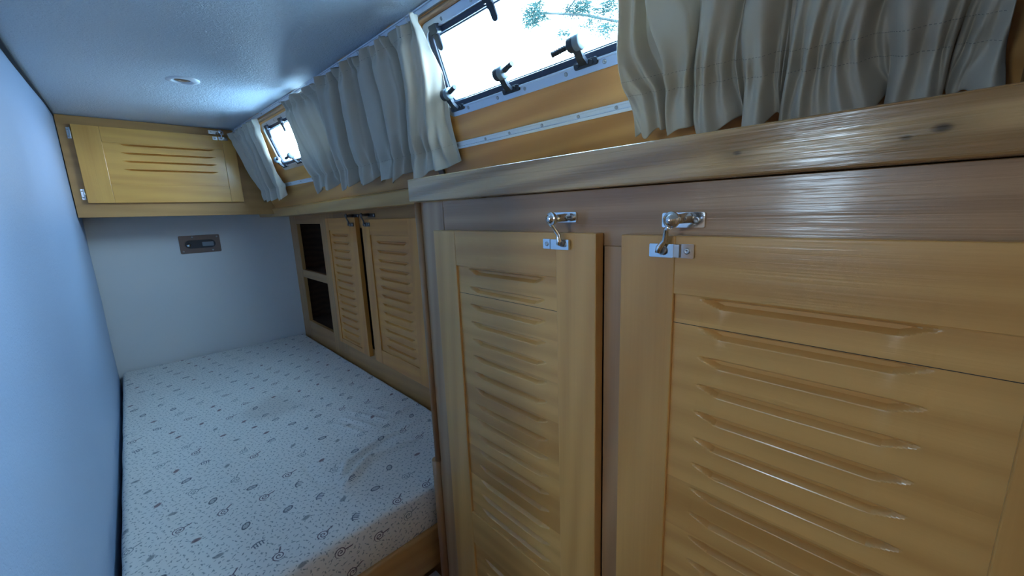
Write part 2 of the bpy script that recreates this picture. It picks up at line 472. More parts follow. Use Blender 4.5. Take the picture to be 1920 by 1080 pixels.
# ceiling: panel over the whole cabin with a gently wavy soft edge
P = []
for i in range(90):
    y = -1.3 + (YB + 1.3) * i / 89
    row = []
    for j in range(60):
        x = -1.75 + (xc(y) + .03 + 1.75) * j / 59
        z = ZC - .024 * (1 - sstep(0, .40, x - XL)) * (1 - sstep(1.5, 2.40, y))
        e = max(0, 1 - (xc(y) - x) / .16) if y < 2.44 else 0
        z += .0022 * e * math.sin(y * 21 + 2 * math.sin(y * 7)) + .0018 * e * math.sin(y * 47 + 1)
        row.append((x, y, z))
    P.append(row)
mb = MB(); mb.grid(P, flip=True); ceil_ob = mb.build('ceiling', M['ceiling'], solid=.004, fixn=False)
ceil_ob.modifiers['solid'].offset = -1; tag(ceil_ob, kind='structure')
# back wall
struct('wall_back', MB().prism([(-.16, FLOOR), (1.0, FLOOR), (1.0, .03), (.615, .03), (.47, ZC + .005), (-.16, ZC + .005)], lambda u, v, h: Vector((u, YB + h, v)), 0, .02), M['backwall'])
# left wall (berth side) with a gently uneven vinyl lining
P = []
for i in range(70):
    y = .44 + (YB - .44) * i / 69
    row = []
    for j in range(50):
        z = FLOOR + (ZC - FLOOR) * j / 49
        row.append((XL + .0035 * math.sin(y * 3.1 + z * 1.5) * math.sin(z * 2.2 + 1) + .002 * mnoise.noise((y * 4, z * 4, 3)), y, z))
    P.append(row)
mb = MB().grid(P, flip=True); wl = mb.build('wall_left', M['wall'], solid=.02, fixn=False); wl.modifiers['solid'].offset = -1
tag(wl, kind='structure')
mb = MB()
def zl(y): return ZC - .024 * (1 - sstep(1.5, 2.40, y))
mb.grid([[(XL - .002, y, zl(y) - .0105), (XL + .0075, y, zl(y) - .0095), (XL + .0075, y, zl(y) - .0045), (XL - .002, y, zl(y) - .001)] for y in [.46 + (YC - .46) * i / 30 for i in range(31)]], smooth=False)
struct('trim_1', mb, M['seam'])
# rest of the cabin behind the viewpoint: opposite side, partition and companionway bulkhead
struct('wall_front', MB().box((-1.75, .76, FLOOR), (XL - .024, .78, ZC)), M['frame_v'])
mb = MB()
wy0, wy1, wz0, wz1 = .28, .54, .0, .22
mb.box((-1.77, -1.3, FLOOR), (-1.75, wy0, ZC)); mb.box((-1.77, wy0, FLOOR), (-1.75, wy1, wz0)); mb.box((-1.77, wy0, wz1), (-1.75, wy1, ZC)); mb.box((-1.77, wy1, FLOOR), (-1.75, .78, ZC))
struct('wall_port', mb, M['frame_v'])
mb = MB()
mb.box((-1.77, -1.32, FLOOR), (1.0, -1.3, ZC))
struct('wall_rear', mb, M['frame_v'])
struct('trim_2', MB().ring([(wy0 - .03, wz0 - .03), (wy1 + .03, wz0 - .03), (wy1 + .03, wz1 + .03), (wy0 - .03, wz1 + .03)],
                           [(wy0, wz0), (wy1, wz0), (wy1, wz1), (wy0, wz1)], lambda u, v, h: (-1.75 + h, u, v), 0, .012), M['trim_y'])

# sloping cabin side with two window openings
WIN = [('window_1', .205, .840, .032, .229), ('window_2', 1.430, 2.058, .040, .240)]
ys = [-.8, -.4, -.1]
for _, a, b, _s, _t in WIN: ys += [a + .012, b - .012]
ys += [-.02, 1.0, 1.15, 1.3, 1.55, 1.7, 1.85, 2.15, 2.3, YC + .02, 2.60, YB + .01]
ys += [.3, .45, .6, .75, .80]
ys = sorted(set(ys))
mb = MB()
def wall_piece(y0, y1, s0, s1, mi=0):
    vs = [W(y, s, n) for y in (y0, y1) for s in (s0, s1) for n in (-.012, 0)]
    mb.add(vs, [(0, 1, 3, 2), (4, 6, 7, 5), (0, 4, 5, 1), (2, 3, 7, 6), (0, 2, 6, 4), (1, 5, 7, 3)], mi)
for a, b in zip(ys[:-1], ys[1:]):
    m = (a + b) / 2; hole = None
    for _, wa, wb_, s0, s1 in WIN:
        if wa < m < wb_: hole = (s0 + .012, s1 - .012)
    sbot = .50 if m < .80 else .425
    if hole: wall_piece(a, b, -.02, hole[0]); wall_piece(a, b, hole[1], sbot)
    else: wall_piece(a, b, -.02, sbot)
struct('wall_right', mb, M['ply'])
# hull side low down behind the cabinets
struct('wall_hull', MB().box((1.0, -1.3, FLOOR), (1.02, YB, .02)), M['dark'])
mb = MB()
for a, b in zip(range(0, 24), range(1, 25)):
    ya, yb = [-1.3 + (YB + 1.3) * q / 24 for q in (a, b)]
    xa, xb = [W(q, .413, -.004).x for q in (ya, yb)]
    mb.add([(xa, ya, .050), (xb, yb, .050), (1.3, yb, .050), (1.3, ya, .050), (xa, ya, .060), (xb, yb, .060), (1.3, yb, .060), (1.3, ya, .060)],
           [(3, 2, 1, 0), (4, 5, 6, 7), (0, 1, 5, 4), (2, 3, 7, 6)])
struct('wall_side_deck', mb, M['white_plastic'])
struct('wall_bulkhead', MB().box((.50, -.068, .0735), (.72, -.050, ZC - .002)), M['dark_wood'])

# rounded wooden trim under the ceiling, between curtain rail and window frames
def slope_strip(name, y0, y1, s0, s1, n0, n1, m, k=24, round_=True, parent=None):
    mb = MB(); P = []
    c = 8 if round_ else 3
    for i in range(k + 1):
        y = y0 + (y1 - y0) * i / k; row = [W(y, s0, n0)]
        for j in range(c + 1):
            t = j / c
            nn = n0 + (n1 - n0) * (math.sin(math.pi * (t * .86 + .07)) if round_ else 1)
            row.append(W(y, s0 + (s1 - s0) * t, nn))
        row.append(W(y, s1, n0)); P.append(row)
    mb.grid(P, smooth=round_)
    for row in (P[0], P[-1]): mb.add(row, [tuple(range(len(row)))])
    return mb.build(name, m, parent)
tag(slope_strip('trim_3', -.3, YC, .0185, .0315, 0.0, .009, M['trim_y']), kind='structure')
# lipping along the foot of the sloping side (the far shelf edge)
mb = MB(); P = []
for i in range(13):
    y = .80 + (YB - .001 - .80) * i / 12
    t = min(1, (y - .80) / 1.64)
    sa = .378 + .030 * t; sb = .428 + .022 * t
    P.append([W(y, sa, 0), W(y, sa, .016), W(y, sa + .003, .018), W(y, sb - .003, .018), W(y, sb, .016), Vector((X2 + .03, y, W(y, sb, .016).z))])
mb.grid(P, smooth=False)
for row in (P[0], P[-1]): mb.add(row, [tuple(range(6))])
struct('trim_4', mb, M['shelf'])
# vertical joint strip on the sloping side
struct('trim_5', MB().add([W(y, s, n) for y in (.93, .952) for s in (.31, .378) for n in (0, .006)],
                          [(0, 1, 3, 2), (4, 6, 7, 5), (0, 4, 5, 1), (2, 3, 7, 6), (0, 2, 6, 4), (1, 5, 7, 3)]), M['dark_wood'])

# ------------------------------------------------------------------ curtain rails
def rail(name, y0, y1, s0, s1, label, screws, cat, ends=True):
    c = W((y0 + y1) / 2, s1, 0)
    root = empty(name, c); tag(root, label, cat, 'lower curtain tracks' if cat == 'curtain track' else None)
    mb = MB(); k = 28; P = []
    for i in range(k + 1):
        y = y0 + (y1 - y0) * i / k; d = s1 - s0
        P.append([W(y, s0, 0), W(y, s0, .0065), W(y, s0 + .18 * d, .0065), W(y, s0 + .22 * d, .003), W(y, s0 + .62 * d, .003), W(y, s0 + .68 * d, .0085), W(y, s1 - .0005, .0085), W(y, s1, .007), W(y, s1, 0)])
    mb.grid(P, smooth=False)
    for row in (P[0], P[-1]): mb.add(row, [tuple(range(9))])
    mb.build('channel', M['alu_white'], root)
    for ysc in screws:
        p = W(ysc, s0 + .42 * (s1 - s0), .003); nn = (W(ysc, .1, 1) - W(ysc, .1, 0)).normalized()
        MB().lathe(p, nn, [(0, .0032), (.0012, .0030), (.0018, .0018), (.0012, .0009), (.0008, 0)], 14).build('screw', M['screw'], root)
    return root
rail('curtain_rail', -.04, 2.44, .001, .0150, 'white curtain rail running along the ceiling edge above the windows', [.86, 1.76, 1.98, 2.3], 'curtain rail')
rail('curtain_track', .03, .93, .286, .302, 'white metal lower curtain track under the large near window', [.84, .735, .655, .56, .47, .39], 'curtain track')
rail('curtain_track', 1.15, 2.40, .293, .309, 'white metal lower curtain track under the small far window', [1.80, 1.93, 2.05], 'curtain track')

# ------------------------------------------------------------------ windows
def make_window(name, y0, y1, s0, s1, bottom_y, top_y, levers):
    root = empty(name, W((y0 + y1) / 2, (s0 + s1) / 2, 0)); tag(root, kind='structure')
    fn = lambda u, v, h: W(u, v, h)
    def subdiv(o, k=4):
        r = []
        for i in range(len(o)):
            a, b = o[i], o[(i + 1) % len(o)]
            m_ = k * 2 if abs(a[0] - b[0]) > .2 else 1
            for j in range(m_): r.append((a[0] + (b[0] - a[0]) * j / m_, a[1] + (b[1] - a[1]) * j / m_))
        return r
    R = .026
    def rr(d, rad): return subdiv(rrect(y0 + d, y1 - d, s0 + d, s1 - d, rad))
    mb = MB()
    mb.ring(rr(0, R), rr(.018, R - .010), fn, 0, .0035)
    mb.ring(rr(.0155, R - .010), rr(.019, R - .012), fn, .0035, .0062)
    mb.ring(rr(.012, R - .008), rr(.018, R - .010), fn, -.03, 0)
    mb.build('window_frame', M['alu'], root, bevel=.0006)
    mb = MB()
    mb.ring(rr(.0188, R - .011), rr(.031, R - .017), fn, -.028, .0015)
    g = mb.build('gasket', M['rubber'], root, bevel=.002)
    mb = MB(); mb.ring(rr(.0305, R - .017), rr(.0335, R - .018), fn, -.028, -.004); mb.build('sash', M['grey_plastic'], root)
    mb = MB(); o = rr(.029, R - .016); mb.prism(o, fn, -.022, -.018); mb.build('pane', M['glass'], root)
    # screws in the flange
    k = 0
    for yy in list(bottom_y):
        for dy in (.045, -.035):
            q = yy + dy
            if y0 + .03 < q < y1 - .01:
                nn = (W(q, .1, 1) - W(q, .1, 0)).normalized()
                for sv in (s1 - .010, s0 + .009):
                    MB().lathe(W(q, sv, .0035), nn, [(0, .0038), (.001, .0036), (.0016, .002), (.0008, .0012), (.0006, 0)], 14).build('screw', M['screw'], root)
    # lower clamp handles
    for yy, lv in zip(bottom_y, levers):
        sl = s1 - .0165
        mb = MB()
        mb.prism(rrect(yy - .024, yy + .024, sl - .0055, sl + .0065, .004, 3), fn, .001, .0068)
        for dy in (-.012, .016): mb.tube([W(yy + dy, sl, .006), W(yy + dy, sl, .0085)], .004, 10)
        h = mb.build('latch_block', M['black'], root, bevel=.0005)
        mb = MB()
        # arm rising from the block to the knob
        for dy in (-.006, .006):
            q = []
            for s_, n_, w_ in ((sl - .001, .006, .009), (sl - .012, .014, .0075), (sl - .026, .019, .009)):
                q.append([W(yy + dy * .55 - w_ * .5, s_ - .0, n_), W(yy + dy * .55 + w_ * .5, s_, n_), W(yy + dy * .55 + w_ * .5, s_ + .003, n_ + .006), W(yy + dy * .55 - w_ * .5, s_ + .003, n_ + .006)])
            for a, b in zip(q[:-1], q[1:]):
                mb.add(a + b, [(0, 1, 5, 4), (1, 2, 6, 5), (2, 3, 7, 6), (3, 0, 4, 7)])
            mb.add(q[0], [(0, 1, 2, 3)]); mb.add(q[-1], [(0, 1, 2, 3)])
        mb.build('latch_arm', M['black'], root)
        kc = W(yy, sl - .033, .022)
        ax = Vector((0, 1, 0))
        mb = MB()
        mb.lathe(kc - ax * .012, ax, [(0, 0), (0, .0115), (.0015, .0128), (.012, .0128)], 26, 1)
        mb.lathe(kc, ax, [(0, .0128), (.011, .0128), (.0128, .0118), (.0128, .0055), (.0115, .005), (.0115, 0)], 26, 0)
        kn = mb.build('latch_knob', [M['black'], M['grey_plastic']], root)
        e = Vector((-.25, lv, -.22 if lv > 0 else .12)).normalized()
        st = kc + ax * (.006 if lv > 0 else -.004) + e * .009
        pts = []; rs = []
        for i in range(15):
            pts.append(st + e * (.0022 * i)); rs.append(.0054 if i % 2 else .0042)
        rs[-1] = .0048
        MB().tube(pts, rs, 8, smooth=False).build('latch_lever', M['black'], root)
    # upper hinge arms with rounded paddles
    for yy in top_y:
        sl = s0 + .020
        mb = MB()
        mb.prism(rrect(yy - .013, yy + .013, sl - .008, sl + .010, .003, 3), fn, .001, .014)
        mb.prism(rrect(yy - .006, yy + .006, sl + .004, sl + .020, .002, 2), fn, .004, .013)
        mb.build('hinge_block', M['black'], root, bevel=.0006)
        mb = MB()
        mb.prism(rrect(yy - .0075, yy + .0075, sl + .010, sl + .044, .0072, 6), lambda u, v, h: W(u - (v - sl) * .25, v, h + (v - sl - .01) * .12), .008, .013)
        mb.build('hinge_paddle', M['grey_plastic'] if False else M['black'], root, bevel=.0012)
    return root
make_window(*WIN[0], (.795, .616, .433), (.785, .610, .43), (-1, -1, 1))
make_window(*WIN[1], (2.015, 1.845), (1.985, 1.815), (-1, 1))

# ------------------------------------------------------------------ louvred door panel as real relief
def louvre_panel(mb, u0, u1, v0, v1, gl, gr, gv, fn, depth=.0110, up=.0062, low=.0056, mi=0, inward=0.0):
    """u across, v up; gv: top heights of routed grooves; fn(u, v, h) with h>0 out of the face"""
    L = u1 - u0
    us = [0, gl - .002]
    for i in range(9): us.append(gl + .024 * (i / 8) ** 1.2)
    for i in range(1, 14): us.append(gl + .024 + (gr - gl - .048) * i / 14)
    for i in range(9): us.append(gr - .024 * (1 - i / 8) ** 1.2)
    us += [gr + .002, L]; us = sorted(us)
    vs = [v0, v1]
    for g in gv:
        for k in range(0, 13): vs.append(g + .0008 - (up + low + .0016) * k / 12)
    vs = sorted({round(v, 6) for v in vs if v0 <= v <= v1})
    def hgt(u, v):
        for g in gv:
            if g - up - low - .001 < v < g + .001:
                e = min(u - gl, gr - u)
                if e <= 0: return 0
                t = min(1, e / .024)
                g2 = g; wl = (up + low) * (.25 + .75 * t); d = depth * t; upt = up * (.25 + .75 * t)
                q = (g2 - v)
                if q <= 0 or q >= wl: return 0
                if q < upt * .8: return -d * (q / (upt * .8)) ** .8
                return -d * (1 - ((q - upt * .8) / (wl - upt * .8)) ** .85)
        return 0
    mb.grid([[fn(u0 + u, v, hgt(u, v)) for u in us] for v in vs], mi=mi, smooth=True)

def xdoor(root, ya, yb, za, zb, xf, th, st_l, st_r, rails, mats, grooves, gpad, lat=None, name='door', mirror=None):
    """door on a cabinet face looking towards -x. ya > yb (left edge is the larger y). rails: (z_top, z_bottom) list top to bottom"""
    fn = lambda u, v, h: Vector((xf - h, ya - u, v))
    w = ya - yb
    mb = MB()
    mb.box((xf, ya, za), (xf + th, ya - st_l, zb), 0)
    mb.box((xf, yb, za), (xf + th, yb + st_r, zb), 0)
    for (zt, zbm) in rails: mb.box((xf + .0004, ya - st_l + .0004, zt), (xf + th, yb + st_r - .0004, zbm), 1)
    d = mb.build(name, [mats[0], mats[1]], root, bevel=.0012)
    for i in range(len(rails) - 1):
        t, b = rails[i][1], rails[i + 1][0]
        gs = [g for g in grooves if b + .012 < g < t - .0005]
        m2 = MB()
        f2 = lambda u, v, h: Vector((xf + .0045 - h, ya - st_l - u, v))
        louvre_panel(m2, 0, w - st_l - st_r, b, t, gpad[0], w - st_l - st_r - gpad[1], gs, f2)
        m2.build('louvred_panel', mats[2], d, sharp=16)
        MB().box((xf + .0115, ya - st_l + .004, t + .004), (xf + .016, yb + st_r - .004, b - .004)).build('panel_back', mats[2], d)
    return d

def screw(parent, p, nrm, r=.0032, mat=None):
    return MB().lathe(p, nrm, [(0, r), (.0006, r * .95), (.0012, r * .55), (.0006, r * .35), (.0004, 0)], 16).build('screw', mat or M['screw'], parent)

def cabin_hook(parent, door, y_a, y_b, z_a, z_b, ky_a, ky_b, kz_a, kz_b, xf, xd, ball, tip, step, s=1.0, mt=None):
    mt = mt or M['chrome']
    """hook bracket on the face frame (plate y_a..y_b) and its keeper plate on the door"""
    fx = lambda x0: (lambda u, v, h: Vector((x0 - h, u, v)))
    mb = MB(); mb.prism(rrect(y_b, y_a, z_b, z_a, .002 * s, 3), fx(xf), 0, .0022 * s)
    br = mb.build('latch', mt, parent, bevel=.0004)
    b = Vector(ball); root_p = Vector((xf - .002, b.y - .003, b.z + .001))
    mb = MB(); mb.tube([root_p, root_p.lerp(b, .5), b + Vector((.004, 0, 0))], [.0062 * s, .0055 * s, .005 * s], 16)
    mb.build('boss', mt, br)
    ax = (b - root_p).normalized()
    mb = MB(); mb.lathe(b, ax, [(-.004, .0088 * s), (-.002, .0094 * s), (0, .0094 * s), (.0012, .0088 * s), (.0008, .0072 * s), (.0035, .0058 * s), (.0055, .003 * s), (.006, 0)], 26)
    mb.build('rivet', mt, br)
    t = Vector(tip); k1 = b.lerp(t, .3) + Vector((.001, .0015, 0)); k2 = b.lerp(t, .68) + Vector((.003, -.001, 0))
    mb = MB(); mb.tube([b + Vector((0, 0, -.007 * s)), k1, k2, t + Vector((0, 0, .002)), t + Vector((-.002, .001, -.004))], [.0036 * s, .003 * s, .0034 * s, .0040 * s, .003 * s], 12)
    mb.build('hook', mt, br)
    screw(br, (xf - .0022 * s, y_b + .009 * s, (z_a + z_b) / 2), (-1, 0, 0), .0042 * s)
    # keeper
    f2 = fx(xd); mb = MB(); Lk = ky_a - ky_b
    if step > 0:  # square pad on the left end
        mb.prism(rrect(ky_a - .30 * Lk, ky_a, kz_b, kz_a, .0012 * s, 2), f2, 0, .002 * s)
        mb.prism(rrect(ky_b, ky_a - .36 * Lk, kz_b, kz_a, .0012 * s, 2), f2, .0005, .0055 * s)
        mb.box((xd - .005 * s, ky_a - .30 * Lk, kz_b + .0005), (xd, ky_a - .37 * Lk, kz_a - .0005), 1)
        sy, sy2 = ky_a - .15 * Lk, ky_b + .13 * Lk
    else:
        mb.prism(rrect(ky_b, ky_b + .30 * Lk, kz_b, kz_a, .0012 * s, 2), f2, 0, .002 * s)
        mb.prism(rrect(ky_b + .42 * Lk, ky_a, kz_b, kz_a, .0012 * s, 2), f2, .0005, .0055 * s)
        mb.box((xd - .005 * s, ky_b + .30 * Lk, kz_b + .0005), (xd, ky_b + .43 * Lk, kz_a - .0005), 1)
        sy, sy2 = ky_b + .15 * Lk, None
    kp = mb.build('latch_keeper', [mt, M['screw']], door, bevel=.0003)
    screw(door, (xd - .002 * s, sy, (kz_a + kz_b) / 2), (-1, 0, 0), .0036 * s)
    if sy2: screw(door, (xd - .0055 * s, sy2, (kz_a + kz_b) / 2), (-1, 0, 0), .0034 * s)
    # eye that the hook tip drops into
    mb = MB(); mb.tube([Vector((xd - .005, tip[1] - .003, tip[2] - .0015)), Vector((tip[0] + .001, tip[1] - .002, tip[2] - .0015))], [.0056 * s, .0046 * s], 12)
    mb.build('catch', M['screw'], door)

# ------------------------------------------------------------------ near cabinet
cab = empty('built_in_cabinet', (XF, .25, FLOOR))
tag(cab, 'large wooden cabinet with two louvred doors in the right foreground', 'cabinet')
YE = .792; YR = -.62
mb = MB()
mb.box((XF, YE, .024), (XF + .02, .686, FLOOR), 0)                     # left stile
mb.box((XF + .0003, .6850, .0245), (XF + .02, YR, -.052), 1)           # top rail
mb.box((XF, .304, -.0522), (XF + .02, .244, FLOOR), 0)                 # stile between the doors
mb.box((XF, -.165, -.0522), (XF + .02, YR, FLOOR), 0)
mb.box((XF + .0003, .686, -1.26), (XF + .02, YR, FLOOR), 1)
mb.build('face_frame', [M['frame_v'], M['frame_h']], cab, bevel=.0008)
mb = MB()
mb.box((XF + .02, YE, .024), (1.0, YE - .015, FLOOR)); mb.box((XF + .02, YR, .024), (1.0, YR + .015, FLOOR))
mb.box((XF + .45, YE, .024), (XF + .46, YR, FLOOR))
mb.build('body', M['frame_v'], cab)
MB().box((XF + .0005, .770, .012), (.99, YR + .02, .0235)).build('top_panel', M['frame_h'], cab)
g1 = [-.104 - .0346 * i for i in range(16)] + [-.752 - .0346 * i for i in range(16)]
g2 = [-.1045 - .0346 * i for i in range(35)]
dmats = (M['door_v'], M['door_h'], M['panel'])
ZDB = -1.24
d1 = xdoor(cab, .698, .305, -.034, ZDB, XD, XF - XD - .0006, .072, .070, [(-.034, -.101), (-.650, -.730), (-1.17, ZDB)], dmats, g1, (.032, .026))
d2 = xdoor(cab, .267, -.190, -.035, ZDB, XD, XF - XD - .0006, .070, .123, [(-.035, -.103), (-1.17, ZDB)], dmats, g2, (.029, .048))
# board joint in the second door's panel
MB().box((XD + .0040, .197, -.1385), (XD + .0052, -.067, -.1379)).build('board_joint', M['seam'], d2)
MB().box((XD + .0040, .626, -.1545), (XD + .0052, .375, -.1539)).build('board_joint', M['seam'], d1)
cabin_hook(cab, d1, .403, .350, -.005, -.020, .398, .347, -.043, -.058, XF, XD, (.432, .3675, -.0135), (.441, .360, -.047), 1, 1.0)
cabin_hook(cab, d2, .222, .172, -.009, -.027, .226, .175, -.044, -.060, XF, XD, (.432, .195, -.0165), (.441, .2115, -.0505), -1, 1.0)
# worktop with the oak edge
mb = MB(); mb.box((.449, .781, .0255), (.478, YR, .073))
root = empty('worktop', (0, 0, 0)); tag(root, 'oak worktop edge board capping the large near cabinet', 'worktop')
mb.build('front_edge', M['oak'], root, bevel=.0025)
P = [[W(y, .39, .001) + Vector((0, 0, .073 - W(y, .39, .001).z)) if k else Vector((.4785, y, .073)) for k in (0, 1)] for y in (.781, .5, .2, -.2, YR)]
mb = MB(); mb.grid(P, smooth=False); mb.grid([[p - Vector((0, 0, .015)) for p in r] for r in P], smooth=False)
mb.build('top_board', M['oak'], root)
# corner trims on the left end of the near cabinet
def half_round(name, y, z0, z1, r, x, m, label=None):
    n = 10
    o = [(x, y - r)] + [(x - r * math.cos(a) * 1.1, y + r * math.sin(a)) for a in [math.pi * (i / n - .5) for i in range(n + 1)]] + [(x, y + r)]
    mb = MB(); mb.prism(o, lambda u, v, h: Vector((u, v, h)), z0, z1, smooth_side=True)
    o_ = mb.build(name, m); tag(o_, kind='structure'); return o_
half_round('trim_6', .777, -.602, .0245, .0085, XF, M['trim_z'])
half_round('trim_7', .784, -.945, -.603, .0125, XF, M['trim_z'])

# ------------------------------------------------------------------ far cabinet
fc = empty('built_in_cabinet', (X2, 1.8, -.80))
tag(fc, 'recessed amber wood cabinet beside the mattress with open cubbies and two louvred doors', 'cabinet')
ZT = .046; ZB = -.80
mb = MB()
mb.box((X2, YB, ZT), (X2 + .02, 2.585, ZB), 0)
mb.box((X2, 2.19, ZT), (X2 + .02, 2.00, ZB), 0)
mb.box((X2 + .0003, 2.585, ZT), (X2 + .02, 2.19, -.031), 1)
mb.box((X2 + .0003, 2.585, -.303), (X2 + .02, 2.19, -.348), 1)
mb.box((X2 + .0003, 2.585, -.622), (X2 + .02, 2.19, ZB), 1)
mb.box((X2 + .0003, 2.00, ZT), (X2 + .02, .80, -.05), 1)
mb.box((X2 + .0003, 2.00, -.60), (X2 + .02, .80, ZB), 1)
mb.box((X2, 2.00, -.05), (X2 + .02, 1.98, -.60), 0)
mb.box((X2, 1.19, -.05), (X2 + .02, .80, -.60), 0)
mb.build('face_frame', [M['far_frame_v'], M['far_frame_h']], fc, bevel=.001)
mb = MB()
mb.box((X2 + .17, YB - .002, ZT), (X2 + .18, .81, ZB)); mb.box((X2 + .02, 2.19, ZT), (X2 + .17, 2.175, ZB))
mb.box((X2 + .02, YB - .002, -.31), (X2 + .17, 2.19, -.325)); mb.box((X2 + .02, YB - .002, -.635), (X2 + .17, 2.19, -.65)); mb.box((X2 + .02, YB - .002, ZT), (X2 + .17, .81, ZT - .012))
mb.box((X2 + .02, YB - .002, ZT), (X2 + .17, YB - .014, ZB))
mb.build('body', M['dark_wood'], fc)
fm = (M['far_v'], M['far_h'], M['far_h'])
gA = [-.078 - .0368 * i for i in range(15)]
gB = [-.099 - .0365 * i for i in range(13)]
XA = X2 - .019
dA = xdoor(fc, 2.055, 1.703, -.004, -.634, XA, .0185, .035, .075, [(-.004, -.062), (-.612, -.634)], fm, gA, (.020, .020))
dB = xdoor(fc, 1.640, 1.165, -.013, -.634, XA, .0185, .068, .098, [(-.013, -.076), (-.571, -.634)], fm, gB, (.045, .022))
for dd, yk, st_ in ((dA, 1.745, 1), (dB, 1.590, -1)):
    yy = yk
    cabin_hook(fc, dd, yy + .020, yy - .045, .010, -.006, yy + .02, yy - .03, -.026, -.042, X2, XA, (X2 - .034, yy + .012, .004), (XA - .010, yy + .006, -.034), st_, 1.0, mt=M['bronze'])

# ------------------------------------------------------------------ overhead cupboard on the back wall
cb = empty('overhead_cupboard', (.2, YC, .035))
tag(cb, 'overhead wooden cupboard with one louvred door under the ceiling at the far end', 'cupboard')
xr = lambda z: W(YC, (ZC - z) / .9409, 0).x - .002
zt, zb_ = ZC - .002, .036
mb = MB()
o = [(XL + .006, zb_), (xr(zb_) + .01, zb_ - .008), (xr(zt), zt), (XL + .006, zt)]
mb.prism(o, lambda u, v, h: Vector((u, YC + h, v)), 0, .016)
mb.build('face_frame', M['cup_frame'], cb, bevel=.001)
mb = MB(); mb.box((XL + .006, YC + .016, zb_ + .001), (.60, YB, zb_ + .013)); mb.build('bottom_board', M['dark_wood'], cb)
dx0, dx1, dz0, dz1 = -.092, .458, .094, .405
yd = YC - .018
fnc = lambda u, v, h: Vector((u, yd - h, v))
mb = MB()
sl, sr = .080, .052
mb.box((dx0, yd, dz0), (dx0 + sl, YC - .0006, dz1), 1); mb.box((dx1 - sr, yd, dz0), (dx1, YC - .0006, dz1), 1)
mb.box((dx0 + sl + .0004, yd + .0004, dz1), (dx1 - sr - .0004, YC - .0006, .343), 0)
mb.box((dx0 + sl + .0004, yd + .0004, dz0), (dx1 - sr - .0004, YC - .0006, .172), 0)
cd = mb.build('door', [M['cup_x'], M['cup_z']], cb, bevel=.0012)
mb = MB()
louvre_panel(mb, dx0 + sl, dx1 - sr, .172, .343, .050, (dx1 - sr - dx0 - sl) - .035, [.340, .306, .272, .237], lambda u, v, h: Vector((u, yd + .0035 - h, v)), depth=.014, up=.0030, low=.0050)
mb.build('louvred_panel', M['cup_x'], cd, sharp=16)
for hz in (.372, .130):
    mb = MB(); mb.box((dx0 - .015, YC - .0025, hz - .022), (dx0 - .002, YC, hz + .022)); mb.tube([(dx0 - .004, YC - .006, hz - .022), (dx0 - .004, YC - .006, hz + .022)], .004, 12)
    h_ = mb.build('hinge', M['chrome'], cb, bevel=.0005)
    for q in (-.013, .013): screw(h_, (dx0 - .0108, YC - .0025, hz + q), (0, -1, 0), .0026)
# its hook and keeper
mb = MB(); mb.prism(rrect(.360, .420, .415, .432, .002, 3), lambda u, v, h: Vector((u, YC - h, v)), 0, .002)
lt = mb.build('latch', M['chrome'], cb); screw(lt, (.370, YC - .002, .4235), (0, -1, 0), .003)
mb = MB(); mb.tube([(.40, YC - .002, .424), (.402, YC - .034, .423)], [.006, .005], 12); mb.lathe((.402, YC - .034, .423), (0, -1, 0), [(-.003, .009), (0, .009), (.004, .005), (.005, 0)], 18)
mb.build('rivet', M['chrome'], lt)
MB().tube([(.402, YC - .034, .417), (.406, YC - .033, .405), (.404, YC - .028, .392)], .003, 10).build('hook', M['chrome'], lt)
mb = MB(); mb.prism(rrect(.370, .390, .385, .401, .002, 2), lambda u, v, h: Vector((u, yd - h, v)), 0, .002)
mb.prism(rrect(.393, .430, .385, .401, .002, 2), lambda u, v, h: Vector((u, yd - h, v)), 0, .006)
kp = mb.build('latch_keeper', M['chrome'], cd, bevel=.0004); 
screw(cd, (.380, yd - .002, .393), (0, -1, 0), .0035); screw(cd, (.422, yd - .006, .393), (0, -1, 0), .0035)

# ------------------------------------------------------------------ recessed pull on the back wall
pc = (.279, YB, -.115)
pl = empty('flush_pull', pc); tag(pl, 'tarnished metal flush pull plate with an oval recess on the back wall', 'handle')
fp = lambda u, v, h: Vector((pc[0] + u, YB - h, pc[2] + v))
mb = MB(); n_ = 6
def dens(o, k=3):
    r = []
    for i in range(len(o)):
        a, b = o[i], o[(i + 1) % len(o)]
        r.append(a)
    return r
mb.ring(rrect(-.088, .088, -.047, .047, .006, n_), rrect(-.068, .068, -.0235, .0235, .0233, n_), fp, 0, .004)
mb.ring(rrect(-.070, .070, -.0255, .0255, .0253, n_), rrect(-.066, .066, -.0215, .0215, .0213, n_), fp, .0035, .006)
mb.build('plate', M['bronze'], pl, bevel=.0008)
mb = MB(); mb.prism(rrect(-.068, .068, -.0235, .0235, .0233, n_), fp, .0004, .001); mb.build('recess', M['black'], pl)
mb = MB(); mb.prism(rrect(.008, .058, -.013, .010, .003, 3), fp, .001, .004); mb.build('latch_tongue', M['grey_plastic'], pl, bevel=.0006)
MB().lathe(fp(-.050, -.004, .001), (0, -1, 0), [(0, .011), (.004, .0095), (.007, .005), (.008, 0)], 20).build('knob', M['chrome'], pl)
for u, v in ((-.076, -.035), (.05, -.036), (.076, .035), (-.03, .038)):
    MB().lathe(fp(u, v, .004), (0, -1, 0), [(0, .0045), (.001, .004), (.0018, 0)], 14).build('screw', M['screw'], pl)

